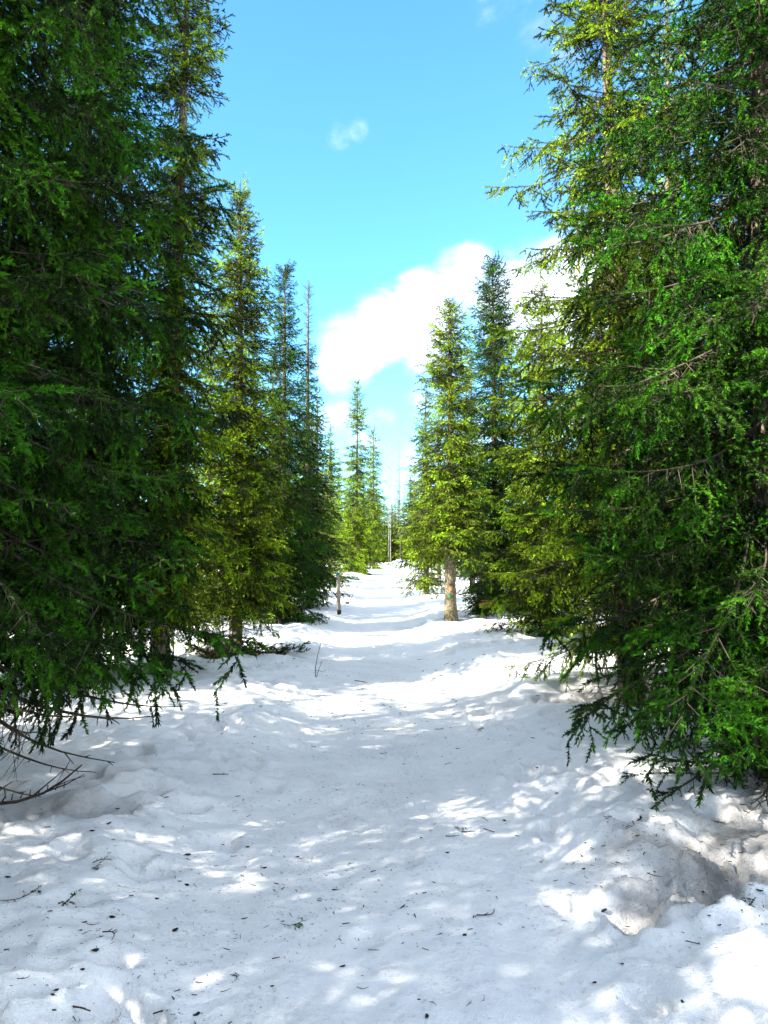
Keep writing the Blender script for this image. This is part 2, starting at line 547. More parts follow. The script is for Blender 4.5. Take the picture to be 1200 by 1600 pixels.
make_boughs('near', [1.7, 1.7, 1.7, 1.1, 1.1, 1.1, 0.6, 0.6, 0.6], 0.0019, 0.022, 0.0074, droop=0.95, hang=0.45, sp2=0.062, sp3=0.047, short3=1.3, thick=0.85)
make_boughs('mid', [1.25, 1.25, 1.25, 0.8, 0.8, 0.8, 0.42, 0.42, 0.42], 0.0050, 0.032, 0.0120, sp2=0.062, sp3=0.055, short3=1.45, thick=0.9)
make_boughs('far', [1.1, 1.1, 0.7, 0.7, 0.35], 0.015, 0.055, 0.024, sp2=0.085, sp3=0.075, short3=1.5, thick=1.5)
make_boughs('inner', [0.9, 0.9, 0.55, 0.55, 0.3], 0.011, 0.036, 0.017, sp2=0.080, sp3=0.06, short3=1.4, thick=1.2)
make_boughs('dead', [1.5, 1.1, 0.6, 0.35], 1, 0.01, 0.002, sp2=0.10, l2=0.34, bare=True, hang=0.1, thick=1.35)


def pick(key, L, g):
    opts = BOUGHS[key]
    best = min(abs(math.log(o[0] / L)) for o in opts)
    opts = [o for o in opts if abs(math.log(o[0] / L)) < best + 0.05]
    return opts[int(g.integers(len(opts)))]


# ------------------------------------------------------------------ trunks and trees
def trunk_mesh(H, r0, g, lean=(0.0, 0.0), sides=12, mat=None, taper=1.0, z0=-0.25):
    n = max(10, int(H / 0.22))
    t = np.linspace(0, 1, n + 1)
    z = z0 + (H - z0) * t
    bx = lean[0] * t + 0.012 * H * (np.sin(3.1 * t + g.uniform(0, 6)) - math.sin(g.uniform(0, 6)) * 0) * t * (1 - t)
    by = lean[1] * t + 0.012 * H * np.sin(2.7 * t + g.uniform(0, 6)) * t * (1 - t)
    r = r0 * (1 - t) ** (0.85 * taper) + 0.006
    r = r * (1 + 0.16 * np.exp(-np.maximum(z, 0) / 0.12))
    a = np.arange(sides) * 2 * math.pi / sides
    rr = r[:, None] * (1 + 0.06 * g.normal(0, 1, (n + 1, sides)) * 0.7 + 0.05 * np.cos(3 * a + 1)[None] * np.exp(-np.maximum(z, 0) / .3)[:, None])
    V = np.stack([bx[:, None] + rr * np.cos(a)[None], by[:, None] + rr * np.sin(a)[None], np.repeat(z[:, None], sides, 1)], -1).reshape(-1, 3)
    i = np.arange(n)[:, None] * sides
    j = np.arange(sides)[None]
    j2 = (j + 1) % sides
    Q = np.stack([i + j, i + j2, i + sides + j2, i + sides + j], -1).reshape(-1, 4)
    me = build_mesh('trunk', V, [Q], [mat or M_BARK], smooth=[True])

    def center(zz):
        return np.array([np.interp(zz, z, bx), np.interp(zz, z, by), zz])

    def radius(zz):
        return float(np.interp(zz, z, r))
    return me, center, radius


def bough_plan(H, prof, g, dz=0.24, per=5, gaps=(), dead_above=None, z_first=None, pitch_low=-24, keep=None, fill=1.0):
    """(height, azimuth, length, pitch, dead?) of every bough."""
    pz, pr = [p[0] for p in prof], [p[1] for p in prof]
    z = z_first if z_first is not None else pz[0]
    out, off = [], g.uniform(0, 6)
    while z < H - 0.12:
        Rz = float(np.interp(z, pz, pr))
        u = z / H
        n = per if u < 0.85 else max(3, per - 1)
        off += g.uniform(0.3, 1.2)
        for k in range(n):
            if g.random() > fill:
                continue
            az = off + 2 * math.pi * k / n + g.normal(0, 0.22)
            zz = z + g.normal(0, 0.16) * dz
            if zz > H - 0.08:
                continue
            if any(a < zz < b and g.random() < p for a, b, p in gaps):
                continue
            dead = dead_above is not None and zz > dead_above
            L = max(0.13, Rz * g.uniform(0.72, 1.12))
            if keep is not None:
                L = keep(zz, az % (2 * math.pi), L)
                if L is None:
                    continue
            pit = np.interp(u, [0, 0.35, 0.65, 0.85, 1.0], [pitch_low, pitch_low * 0.8, pitch_low * 0.35, 12, 48]) + g.normal(0, 6)
            L = L / max(0.72, math.cos(R(pit))) * 1.05
            out.append((zz, az, L, pit, dead))
        z += dz * g.uniform(0.8, 1.2) * (1.0 if u < 0.7 else 0.72)
    return out


INNER = 0.62


def join_boughs(plan, g, key, center=None):
    """Many boughs as one crown mesh."""
    Vs, Qs, Ts, Fs, base = [], [], [], [], 0
    for zz, az, L, pit, dead in plan:
        Lm, _, (V, Q, T, fr) = pick('dead' if dead else key, L, g)
        s = L / Lm
        cp, sp, ca, sa = math.cos(R(pit)), math.sin(R(pit)), math.cos(az), math.sin(az)
        ro = g.normal(0, 0.25)
        Rx = np.array([[1, 0, 0], [0, math.cos(ro), -math.sin(ro)], [0, math.sin(ro), math.cos(ro)]])
        Ry = np.array([[cp, 0, -sp], [0, 1, 0], [sp, 0, cp]])
        Rz = np.array([[ca, -sa, 0], [sa, ca, 0], [0, 0, 1]])
        Vs.append((V * s) @ (Rz @ Ry @ Rx).T + (center(zz) if center else np.array([0, 0, zz])))
        Qs.append(Q + base)
        Ts.append(T + base)
        Fs.append(np.clip(fr + g.normal(0, 0.12) * (fr > 0), 0, 1))
        base += len(V)
    return np.concatenate(Vs), [np.concatenate(Qs), np.concatenate(Ts)], np.concatenate(Fs)


ALL_TREES = []


def spruce(x, y, H, r0, prof, label, seed, key='mid', lean=(0, 0), group=None, extra=None, mats=None, trunk_mat=None, dead_low=0, leader=True, **kw):
    """A spruce with its trunk, and a crown whose every bough is an object of its own."""
    g = np.random.default_rng(seed)
    root = link('spruce_tree', None, None, (x, y, gz(x, y)))
    root.empty_display_size = 0.2
    tag(root, label, 'tree', group)
    r0 *= 0.74
    tm, center, radius = trunk_mesh(H, r0, g, lean, 14 if key == 'near' else 10, trunk_mat)
    link('trunk', tm, root)
    plan = bough_plan(H, prof, g, **kw)
    inner = join_boughs([(zz + g.normal(0, 0.05), az + g.normal(0, 0.35), max(0.16, L * INNER * g.uniform(0.5, 1.15)), pit + g.normal(4, 6), dead)
                         for zz, az, L, pit, dead in plan + plan]
                        + ([(H - 0.4, 0.0, 0.45, 86, False)] if leader else [(H - 0.45, 0.0, 0.5, 84, True)]), g, 'inner', center)
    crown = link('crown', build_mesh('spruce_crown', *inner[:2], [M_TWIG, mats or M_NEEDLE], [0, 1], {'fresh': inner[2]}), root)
    for i in range(dead_low):
        zz = g.uniform(0.15, prof[0][0] + 0.5)
        plan.append((zz, g.uniform(0, 6.28), g.uniform(0.35, 0.9) * max(0.5, prof[0][1]), g.uniform(-35, 5), True))
    for p in (extra or []):
        plan.append(p)
    for p in plan:
        zz, az, L, pit, dead = p[:5]
        Lm, me, _ = pick('dead' if dead else key, L, g)
        c = center(zz)
        s = L / Lm
        b = link('branch', me, crown, tuple(c), (g.normal(0, 0.2), R(-pit), az))
        b.scale = (s, s * g.uniform(0.9, 1.15), s * g.uniform(0.85, 1.2))
        m = p[5] if len(p) > 5 else mats
        if m is not None and not dead:
            b.material_slots[1].link = 'OBJECT'
            b.material_slots[1].material = m
        if len(p) > 6:
            b['label'] = p[6]
    ALL_TREES.append((x, y, H))
    return root, center, radius


# far trees: the whole crown is one mesh, shared by the copies
FAR = []


def far_crown(H, prof, seed, mat, **kw):
    g = np.random.default_rng(seed)
    plan = bough_plan(H, prof, g, **kw)
    plan.append((H - 0.35, 0.0, 0.42, 86, False))
    V, polys, fr = join_boughs(plan, g, 'far')
    me = build_mesh('spruce_crown', V, polys, [M_TWIG, mat], [0, 1], {'fresh': fr})
    tm, _, _ = trunk_mesh(H, 0.010 * H + 0.015, g, sides=8)
    return H, me, tm


FAR.append(far_crown(8.0, [(0.7, 0.95), (2.5, 0.85), (5, 0.55), (7, 0.28), (8, 0.08)], 101, M_NEEDLE, dz=0.24, per=5))
FAR.append(far_crown(7.0, [(0.4, 1.15), (2, 1.0), (4, 0.7), (6, 0.32), (7, 0.08)], 102, M_NEEDLE, dz=0.23, per=5))
FAR.append(far_crown(9.0, [(1.0, 0.9), (3, 0.8), (6, 0.5), (8, 0.22), (9, 0.06)], 103, M_NEEDLE_DARK_SHADE, dz=0.25, per=5, gaps=[(5.6, 6.2, 0.8)]))
FAR.append(far_crown(5.0, [(0.2, 1.1), (1.5, 0.9), (3.5, 0.45), (5, 0.07)], 104, M_NEEDLE, dz=0.22, per=5))


def far_tree(x, y, H, var, label, group=None, rz=None, wide=1.0):
    Hm, me, tm = FAR[var]
    root = link('spruce_tree', None, None, (x, y, gz(x, y)), (0, 0, rz if rz is not None else random.uniform(0, 6.28)))
    s = H / Hm
    link('trunk', tm, root, scale=s)
    link('crown', me, root, scale=(s * wide, s * wide, s))
    tag(root, label, 'tree', group)
    ALL_TREES.append((x, y, H))
    return root


# ================================================================== THE SETTING: snow
M_SNOW, n, out = material('old_snow')
tc = n.new('ShaderNodeTexCoord').outputs['Object']
dirt = n.new('ShaderNodeAttribute', attribute_name='dirt').outputs['Fac']
bare = n.new('ShaderNodeAttribute', attribute_name='bare').outputs['Fac']
n1 = n.noise(tc, 3.5, 6, 0.6).outputs['Fac']
n2 = n.noise(tc, 34.0, 6, 0.7).outputs['Fac']
n3 = n.noise(tc, 150.0, 3, 0.6).outputs['Fac']
clean = n.mix(n.ramp(n1, 0.35, 0.7), (0.95, 0.945, 0.94), (0.91, 0.91, 0.915))
grime = n.math('MULTIPLY', n.ramp(n2, 0.50, 0.72), n.ramp(n1, 0.38, 0.66))
clean = n.mix(n.math('MULTIPLY', grime, 0.62), clean, (0.46, 0.42, 0.38))
dmix = n.math('MULTIPLY', dirt, n.ramp(n.math('ADD', n1, n.math('MULTIPLY', n2, 0.5)), 0.45, 1.0, 0.35, 1.2, False), clamp=True)
col = n.mix(dmix, clean, (0.30, 0.28, 0.26))
fle = n.math('MULTIPLY', n.ramp(n3, 0.62, 0.72), n.math('MULTIPLY_ADD', dirt, 0.85, 0.10))
col = n.mix(fle, col, (0.06, 0.045, 0.03))
bmix = n.math('MULTIPLY', bare, n.ramp(n.math('ADD', n2, bare), 0.65, 1.05), clamp=True)
col = n.mix(bmix, col, n.mix(n.ramp(n2, 0.4, 0.65), (0.020, 0.015, 0.010), (0.07, 0.052, 0.034)))
hgt = n.math('ADD', n.math('MULTIPLY', n2, 0.55), n.math('MULTIPLY', n3, 0.42))
bp = n.new('ShaderNodeBump', {'Height': hgt, 'Strength': 0.9, 'Distance': 0.034})
p = n.new('ShaderNodeBsdfPrincipled', {'Base Color': col, 'Roughness': 0.62, 'Specular IOR Level': 0.25, 'Normal': bp.outputs[0]})
M_SNOW.node_tree.links.new(p.outputs[0], out.inputs[0])


def stretch_axis(knots):
    """knots: (position, spacing there); steps grow smoothly in between."""
    ps, ss = [k[0] for k in knots], [k[1] for k in knots]
    v, o = ps[0], []
    while v < ps[-1]:
        o.append(v)
        v += float(np.interp(v, ps, ss))
    o.append(ps[-1])
    return np.array(o)


gxs = stretch_axis([(-420, 40), (-60, 6), (-16, 0.6), (-6, 0.09), (-2.8, 0.025), (2.8, 0.025), (6, 0.09), (16, 0.6), (60, 6), (420, 40)])
gys = stretch_axis([(-60, 6), (-6, 0.8), (1, 0.10), (2.0, 0.017), (4.5, 0.02), (7, 0.03), (12, 0.05), (22, 0.10), (50, 0.5), (100, 3), (700, 60)])
X, Y = np.meshgrid(gxs, gys)
Z = ground(X.ravel(), Y.ravel())
xr, yr = X.ravel(), Y.ravel()
dv = np.zeros(len(xr))
bv = np.zeros(len(xr))
for (hx, hy, ra, dp, ba) in WELLS:
    q = np.hypot(xr - hx, yr - hy) / ra + 0.4 * fbm(xr * 4, yr * 4, 41, 3)
    bv = np.maximum(bv, ba * (1 - sstep(0.45, 0.95, q)))
    dv = np.maximum(dv, 0.8 * (1 - sstep(0.6, 1.6, q)))


def stain(cx, cy_, rx, ry, amt, an=0.0):
    global dv
    dx, dy = xr - cx, yr - cy_
    c, s = math.cos(an), math.sin(an)
    q = np.hypot((c * dx + s * dy) / rx, (-s * dx + c * dy) / ry) + 0.5 * fbm(xr * 3.1, yr * 3.1, 47, 4)
    dv = np.maximum(dv, amt * (1 - sstep(0.45, 1.1, q)))


stain(1.95, 3.98, 0.95, 0.60, 1.0, 0.1)
stain(1.25, 3.5, 0.48, 0.26, 0.7)
stain(2.0, 7.75, 0.75, 0.35, 0.75)
stain(-1.95, 4.4, 0.75, 0.35, 0.55)
stain(1.0, 17.4, 0.9, 0.45, 0.35)
stain(3.0, 5.6, 1.0, 0.8, 0.5)
stain(-2.9, 9.0, 1.2, 0.8, 0.4)
dv = np.maximum(dv, 0.16 * sstep(0.0, 0.5, fbm(xr * 0.9, yr * 0.9, 53, 3)))
ny, nx = X.shape
i = (np.arange(ny - 1)[:, None] * nx + np.arange(nx - 1)[None]).ravel()
GQ = np.stack([i, i + 1, i + nx + 1, i + nx], -1)
gm = build_mesh('snow', np.stack([xr, yr, Z], -1), [GQ], [M_SNOW], attrs={'dirt': dv, 'bare': bv}, smooth=[True])
tag(link('snow_ground', gm), kind='structure')

# ================================================================== TREES
# left, nearest: trunk just outside the frame, dark boughs reach in
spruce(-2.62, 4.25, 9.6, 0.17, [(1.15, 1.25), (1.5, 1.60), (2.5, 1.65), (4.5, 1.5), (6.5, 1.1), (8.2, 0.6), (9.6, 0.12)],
       'dark nearest spruce at the left edge with boughs hanging over the snow', 1, 'near', dz=0.33, per=9, pitch_low=-32, dead_low=26, mats=M_NEEDLE_DARK_SHADE, gaps=[(0, 1.3, 0.35)],
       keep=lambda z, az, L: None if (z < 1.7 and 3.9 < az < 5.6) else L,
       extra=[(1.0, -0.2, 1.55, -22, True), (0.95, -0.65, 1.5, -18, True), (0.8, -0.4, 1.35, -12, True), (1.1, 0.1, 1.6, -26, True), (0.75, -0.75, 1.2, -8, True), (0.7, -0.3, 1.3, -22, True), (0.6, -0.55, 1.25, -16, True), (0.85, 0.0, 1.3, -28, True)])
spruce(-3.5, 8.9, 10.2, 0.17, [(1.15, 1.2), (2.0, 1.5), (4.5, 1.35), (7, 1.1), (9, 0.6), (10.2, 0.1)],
       'tall dark spruce behind the nearest left one, trunk showing through at the far left', 2, 'near', dz=0.32, per=9, pitch_low=-30, gaps=[(0, 1.3, 0.5)], dead_low=16, mats=M_NEEDLE_DARK_SHADE)
spruce(-2.72, 9.4, 10.0, 0.15, [(0.95, 0.8), (1.6, 0.92), (3.0, 0.80), (4.5, 0.68), (6.2, 0.66), (7.6, 0.55), (9, 0.38), (10, 0.08)],
       'narrow spruce with a bare stretch of trunk high up against the blue sky', 3, 'near', lean=(0.28, 0), dz=0.25, per=7,
       gaps=[(6.75, 7.3, 0.8)], pitch_low=-30, dead_low=10,
       extra=[(6.4 + 0.13 * k, 1.9 * k, 0.3, 5, True) for k in range(9)])
t2, _, _ = spruce(-2.17, 11.4, 7.25, 0.13, [(1.15, 0.85), (1.6, 0.92), (2.5, 0.9), (4.0, 0.80), (5.4, 0.56), (6.4, 0.32), (7.25, 0.05)],
       'full pointed spruce rising from a dark melted hollow left of the path', 4, 'mid', dz=0.22, per=8, pitch_low=-32, dead_low=26)
# dead twigs and shaded low sprays round its foot
gb = np.random.default_rng(44)
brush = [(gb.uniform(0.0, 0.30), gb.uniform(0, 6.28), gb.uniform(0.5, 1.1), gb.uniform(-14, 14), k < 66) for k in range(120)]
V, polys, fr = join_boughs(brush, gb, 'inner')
link('low_brush', build_mesh('low_brush', V, polys, [M_DARKTWIG, M_NEEDLE_DARK_SHADE], [0, 1], {'fresh': fr * 0.3}), t2)
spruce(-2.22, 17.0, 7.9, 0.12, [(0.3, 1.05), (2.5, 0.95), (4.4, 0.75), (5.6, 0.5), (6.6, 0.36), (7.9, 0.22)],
       'dark narrow green spruce just right of the pointed sunlit one', 5, 'mid', dz=0.22, per=6, mats=M_NEEDLE_DARK_SHADE)
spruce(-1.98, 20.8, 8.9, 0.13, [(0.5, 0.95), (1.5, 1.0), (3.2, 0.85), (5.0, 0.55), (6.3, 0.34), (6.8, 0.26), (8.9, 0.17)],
       'spruce with a long bare bent tip against the white cloud', 6, 'mid', lean=(-0.10, 0), dz=0.22, per=5, dead_above=7.0, leader=False, mats=M_NEEDLE_DARK_SHADE)
spruce(-1.25, 36.0, 9.0, 0.13, [(0.3, 1.35), (1.5, 1.25), (3.0, 1.0), (4.6, 0.85), (5.6, 0.75), (6.8, 0.55), (8, 0.42), (9.0, 0.1)],
       'sunny spruce left of the far end of the path, spindly pointed top', 7, 'mid', dz=0.27, per=6, gaps=[(6.0, 6.6, 0.9)])
spruce(-0.55, 41.0, 7.7, 0.12, [(0.5, 1.0), (3.0, 0.9), (5.5, 0.65), (7.0, 0.35), (7.7, 0.1)],
       'shorter spruce touching the spindly topped one on its right, far down the path', 8, 'mid', dz=0.3, per=5)
# right
t5, c5, r5 = spruce(1.50, 17.5, 7.35, 0.19, [(1.85, 1.15), (2.4, 1.0), (3.2, 0.90), (4.6, 0.80), (5.8, 0.66), (6.6, 0.50), (7.0, 0.3), (7.35, 0.06)],
       'yellow-green sunlit spruce with a clear straight trunk and paint marks', 9, 'mid', trunk_mat=M_PALEBARK, dz=0.25, per=8, pitch_low=-20)
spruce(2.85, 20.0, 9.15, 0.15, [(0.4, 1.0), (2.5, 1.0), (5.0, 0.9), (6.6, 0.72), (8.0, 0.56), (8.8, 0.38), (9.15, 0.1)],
       'dark dense spruce with a blunt top, tallest of the group right of the path', 10, 'mid', dz=0.27, per=8, mats=M_NEEDLE_DARK_SHADE)
spruce(1.35, 25.0, 6.6, 0.13, [(0.5, 0.95), (2.5, 0.9), (4.5, 0.62), (6, 0.3), (6.6, 0.08)],
       'green spruce half hidden behind the left of the sunlit straight trunked one', 11, 'mid', dz=0.25, per=5)
spruce(2.55, 8.1, 9.7, 0.165, [(1.0, 1.25), (2.5, 1.40), (4.0, 1.28), (5.6, 1.15), (7.0, 0.85), (8.6, 0.5), (9.7, 0.1)],
       'tall spruce right of the path, golden upper boughs, trunk leaning a little', 12, 'near', lean=(-0.18, 0), dz=0.34, per=8,
       gaps=[(6.6, 7.1, 0.7), (0, 1.5, 0.5)], dead_low=20, pitch_low=-24)
brown = [(0.95, 2.75, 1.15, -14, False, M_NEEDLE_BROWN, 'branch of dead orange-brown needles')]
spruce(2.80, 13.6, 6.4, 0.12, [(0.45, 1.05), (1.5, 1.15), (3.0, 0.95), (4.6, 0.6), (5.8, 0.3), (6.4, 0.08)],
       'bushy sunlit spruce between the tall leaning one and the blunt dark one', 13, 'mid', dz=0.27, per=7, extra=brown, dead_low=8)
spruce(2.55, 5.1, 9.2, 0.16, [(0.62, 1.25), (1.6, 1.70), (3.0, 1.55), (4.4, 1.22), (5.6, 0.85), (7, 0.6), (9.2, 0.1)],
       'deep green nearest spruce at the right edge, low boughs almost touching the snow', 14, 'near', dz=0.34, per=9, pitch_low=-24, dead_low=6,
       mats=M_NEEDLE_DARK_SHADE, gaps=[(0, 1.3, 0.35)], extra=[(0.42, 4.15, 1.35, -14, True), (0.5, 4.2, 1.2, -20, True)])
spruce(2.35, 18.9, 1.25, 0.03, [(0.12, 0.55), (0.5, 0.5), (0.9, 0.28), (1.25, 0.08)],
       'small dark young spruce beside the painted trunk', 15, 'mid', dz=0.13, per=5, mats=M_NEEDLE_DARK_SHADE)

# filling trees behind the front rows: shared crowns
fill = [
    (-5.6, 8.3, 8.5, 0, 'spruce at the far left seen only through gaps in the dark boughs'),
    (-4.7, 12.6, 9.0, 2, 'spruce seen through the left boughs, darker and behind the narrow one'),
    (-4.3, 15.2, 6.4, 1, 'sunlit bushy spruce glimpsed left of the pointed spruce trunk'),
    (-6.4, 13.8, 7.6, 1, None), (-4.9, 17.4, 8.4, 0, None), (-3.3, 19.3, 6.8, 1, None), (-7.6, 18.5, 9.0, 2, None),
    (-3.2, 23.5, 7.0, 0, None), (-5.2, 23.0, 8.6, 2, None), (-2.4, 27.5, 7.2, 1, None), (-4.2, 29.0, 8.8, 0, None), (-2.2, 31.5, 6.3, 1, None),
    (4.6, 9.2, 8.5, 0, 'spruce right of the leaning trunk, seen through the deep green boughs'),
    (4.9, 12.8, 8.0, 1, 'bright spruce far right, shining through the deep green boughs'),
    (4.4, 16.5, 8.2, 2, None), (4.0, 6.9, 8.4, 1, None), (3.7, 9.8, 9.0, 0, None), (3.5, 11.6, 8.2, 2, None), (6.6, 10.5, 8.5, 0, None), (6.8, 15.0, 9.0, 2, None), (3.9, 20.5, 7.4, 1, None),
    (5.6, 19.8, 8.6, 0, None), (2.9, 25.5, 7.8, 2, None), (4.4, 26.5, 8.6, 0, None), (2.2, 31.0, 7.2, 2, None), (3.6, 33.5, 8.4, 1, None),
]
for x, y, H, v, lab in fill:
    if lab:
        far_tree(x, y, H, v, lab)
    else:
        side = 'left' if x < 0 else 'right'
        far_tree(x, y, H, v, 'spruce in the forest standing behind the front row on the %s' % side, 'spruces behind the %s front row' % side)
# the end of the path: forest beyond the rise
g = np.random.default_rng(77)
for k in range(70):
    y = g.uniform(40, 80)
    x = g.uniform(-0.30, 0.32) * y * (0.35 if k % 3 == 0 else 1)
    if abs(x - 0.2) < 1.9 and y < 50:
        continue
    far_tree(x, y, g.uniform(5.5, 8.8) * (1.0 if abs(x) > 4 else 0.85), int(g.integers(4)), 'distant spruce closing off the far end of the path', 'distant spruces beyond the rise')
for k in range(26):
    y = g.uniform(54, 84)
    far_tree(g.uniform(-0.09, 0.10) * y, y, g.uniform(4.6, 6.8), int(g.integers(4)), 'distant spruce closing off the far end of the path', 'distant spruces beyond the rise', wide=1.25)
for k in range(56):
    y = g.uniform(14, 70)
    side = 1 if k % 2 else -1
    x = side * g.uniform(5.5 + 0.12 * y, 7 + 0.75 * y)
    far_tree(x, y, g.uniform(6, 9.5), int(g.integers(4)), 'spruce deep in the forest, showing only between nearer trunks', 'spruces deep in the forest')
# forest to the left of and behind the camera, which shades the foreground
for x, y, H, v in [(-4.3, 1.7, 6.6, 1), (-4.0, 0.45, 5.8, 3), (-5.0, 0.95, 6.3, 1), (-3.6, -1.3, 8.2, 1), (-5.8, 4.6, 9.4, 0), (-6.2, -0.6, 9.0, 2), (-2.6, -3.8, 7.8, 0), (-5.0, -4.4, 8.6, 1), (-7.6, 2.4, 9.2, 1), (-8.2, 6.2, 9.0, 0),
                   (-4.5, -2.4, 9.2, 1), (-7.0, -2.6, 9.6, 0), (-9.4, 0.4, 9.5, 1), (-6.8, 6.6, 9.2, 1), (-2.3, -1.6, 8.0, 1)]:
    far_tree(x, y, H, v, 'spruce standing outside the picture on the left', 'spruces left of the camera', wide=1.22)


# ================================================================== SMALL THINGS
# thin bare birches and a grey stem between the far spruces
def bare_tree(x, y, H, r0, label, seed, up=45, n=14, mat=None):
    g = np.random.default_rng(seed)
    root = link('bare_tree', None, None, (x, y, gz(x, y)))
    tag(root, label, 'tree')
    tm, cen, rad = trunk_mesh(H, r0, g, (g.normal(0, 0.15), 0), 8, mat or M_GREYBARK)
    link('trunk', tm, root)
    for k in range(n):
        zz = H * g.uniform(0.3, 0.97)
        L = 0.13 * H * g.uniform(0.5, 1.1) * (1.15 - zz / H) * 1.6
        Lm, me, _ = pick('dead', L, g)
        b = link('branch', me, root, tuple(cen(zz)), (g.normal(0, .3), R(-up + g.normal(0, 12)), g.uniform(0, 6.28)), L / Lm * 1.05)
        b.material_slots[0].link = 'OBJECT'
        b.material_slots[0].material = mat or M_GREYBARK
    return root


bare_tree(0.25, 45.0, 8.0, 0.026, 'pale bare birch stem between the far spruces at the end of the path', 301)
bare_tree(0.45, 52.0, 8.0, 0.03, 'thin leafless birch behind the pale stem at the end of the path', 302)
bare_tree(1.02, 47.0, 7.2, 0.035, 'thin dark dead trunk against the half hidden green spruce far right of the path', 303, up=10, n=10, mat=M_DARKTWIG)

# paint blazes on the sunlit trunk
def blaze(name, zc, ang, wd, ht, mat, seed, label):
    g = np.random.default_rng(seed)
    na, nz = 9, 9
    V = []
    for j in range(nz):
        for i in range(na):
            u, v = i / (na - 1) * 2 - 1, j / (nz - 1) * 2 - 1
            edge = 1.0 / max(1.0, math.hypot(u, v)) * (1 + 0.10 * g.normal())
            zz = zc + v * edge * ht / 2
            rr = r5(zz) * 1.035 + 0.006
            a = ang + u * edge * wd / 2 / rr
            c = c5(zz)
            V.append((c[0] + rr * math.cos(a), c[1] + rr * math.sin(a), zz))
    i = (np.arange(nz - 1)[:, None] * na + np.arange(na - 1)[None]).ravel()
    me = build_mesh(name, np.array(V), [np.stack([i, i + 1, i + na + 1, i + na], -1)], [mat], smooth=[True])
    o = link(name, me, t5)
    o['label'] = label
    so_ = o.modifiers.new('thickness', 'SOLIDIFY')
    so_.thickness, so_.offset = 0.004, 1.0


blaze('paint_mark', 0.76, R(-93), 0.085, 0.12, M_ORANGEPAINT, 1, 'faded orange paint mark')
blaze('paint_mark', 0.60, R(-108), 0.075, 0.075, M_GREENPAINT, 2, 'green paint mark below the orange one')

# trail stake
def box(w_, d_, z0, z1, top=1.0):
    v = []
    for zz, k in ((z0, 1.0), (z0 + 0.9 * (z1 - z0), 1.0), (z1, top)):
        for sx, sy in ((-1, -.7), (-.7, -1), (.7, -1), (1, -.7), (1, .7), (.7, 1), (-.7, 1), (-1, .7)):
            v.append((sx * w_ / 2 * k, sy * d_ / 2 * k, zz))
    q = [[8 * l + i, 8 * l + (i + 1) % 8, 8 * l + 8 + (i + 1) % 8, 8 * l + 8 + i] for l in range(2) for i in range(8)]
    caps = [[16 + i for i in range(8)], [7 - i for i in range(8)]]
    return np.array(v), [np.array(q), np.array(caps)]


px, py, pz = at_pixel(530, 960)
hs = 65 * py / FPX
root = link('trail_stake', None, None, (px, py, pz), (0, R(-2.0), R(20)))
tag(root, 'thin weathered trail stake with a green tip standing left of the path', 'stake')
V, P = box(0.085, 0.06, -0.2, hs * 0.93)
link('pole', build_mesh('pole', V, P, [M_STAKE]), root)
V, P = box(0.094, 0.069, hs * 0.932, hs, 0.6)
link('painted_tip', build_mesh('painted_tip', V, P, [M_GREENPAINT]), root)
V, P = box(0.093, 0.068, -0.1, hs * 0.10, 0.95)
link('dark_foot', build_mesh('dark_foot', V, P, [M_DARKTWIG]), root)  # dark sleeve round the bottom end of the pole


def stick_mesh(name, paths, mat, k=5):
    """paths: list of (points, r0, r1): bent sticks joined in one mesh."""
    K = Sticks()
    for pts, ra, rb in paths:
        K.path([np.array(p_, float) for p_ in pts], ra, rb)
    V, Q = prisms(np.array(K.a), np.array(K.b), np.array(K.ra), np.array(K.rb), k)
    return build_mesh(name, V, [Q], [mat])


x0, y0, z0 = at_pixel(493, 1058)
k_ = y0 / FPX
rt = link('bare_sapling', None, None, (x0, y0, z0 - 0.02))
tag(rt, 'bare thin sapling stems poking from the snow left of the path', 'sapling')
link('stem', stick_mesh('stem', [([(0, 0, -.05), (0, 0, 18 * k_), (3 * k_, .02, 36 * k_), (9 * k_, .03, 60 * k_)], .006, .0025)], M_DARKTWIG), rt)
link('stem', stick_mesh('stem', [([(1 * k_, 0, 0), (4 * k_, .03, 12 * k_), (10 * k_, .05, 27 * k_)], .005, .002),
                                 ([(4 * k_, .03, 12 * k_), (12 * k_, 0, 10 * k_), (16 * k_, 0, 14 * k_)], .003, .0015)], M_DARKTWIG), rt)
x0, y0, z0 = at_pixel(543, 944)
k_ = y0 / FPX
rt = link('leaning_stick', stick_mesh('leaning_stick', [([(0, 0, -.05), (8 * k_, .1, 14 * k_), (17 * k_, .2, 30 * k_)], .014, .006),
                                                         ([(-.06, 0, .02), (.06, 0, .05)], .045, .03)], M_DARKTWIG), None, (x0, y0, z0))
tag(rt, 'thin stick leaning out of the snow just beyond the green tipped stake', 'stick')
x0, y0, z0 = at_pixel(681, 936)
k_ = y0 / FPX
rt = link('fallen_twig', stick_mesh('fallen_twig', [([(0, 0, 0.01), (2 * k_, .02, 4 * k_), (5 * k_, .03, 6 * k_)], .03, .015),
                                                     ([(-9 * k_, -.1, .02), (-4 * k_, -.1, .02)], .03, .02)], M_DARKTWIG), None, (x0, y0, z0))
tag(rt, 'small dark forked twig lying on the path snow left of the painted trunk', 'twig')

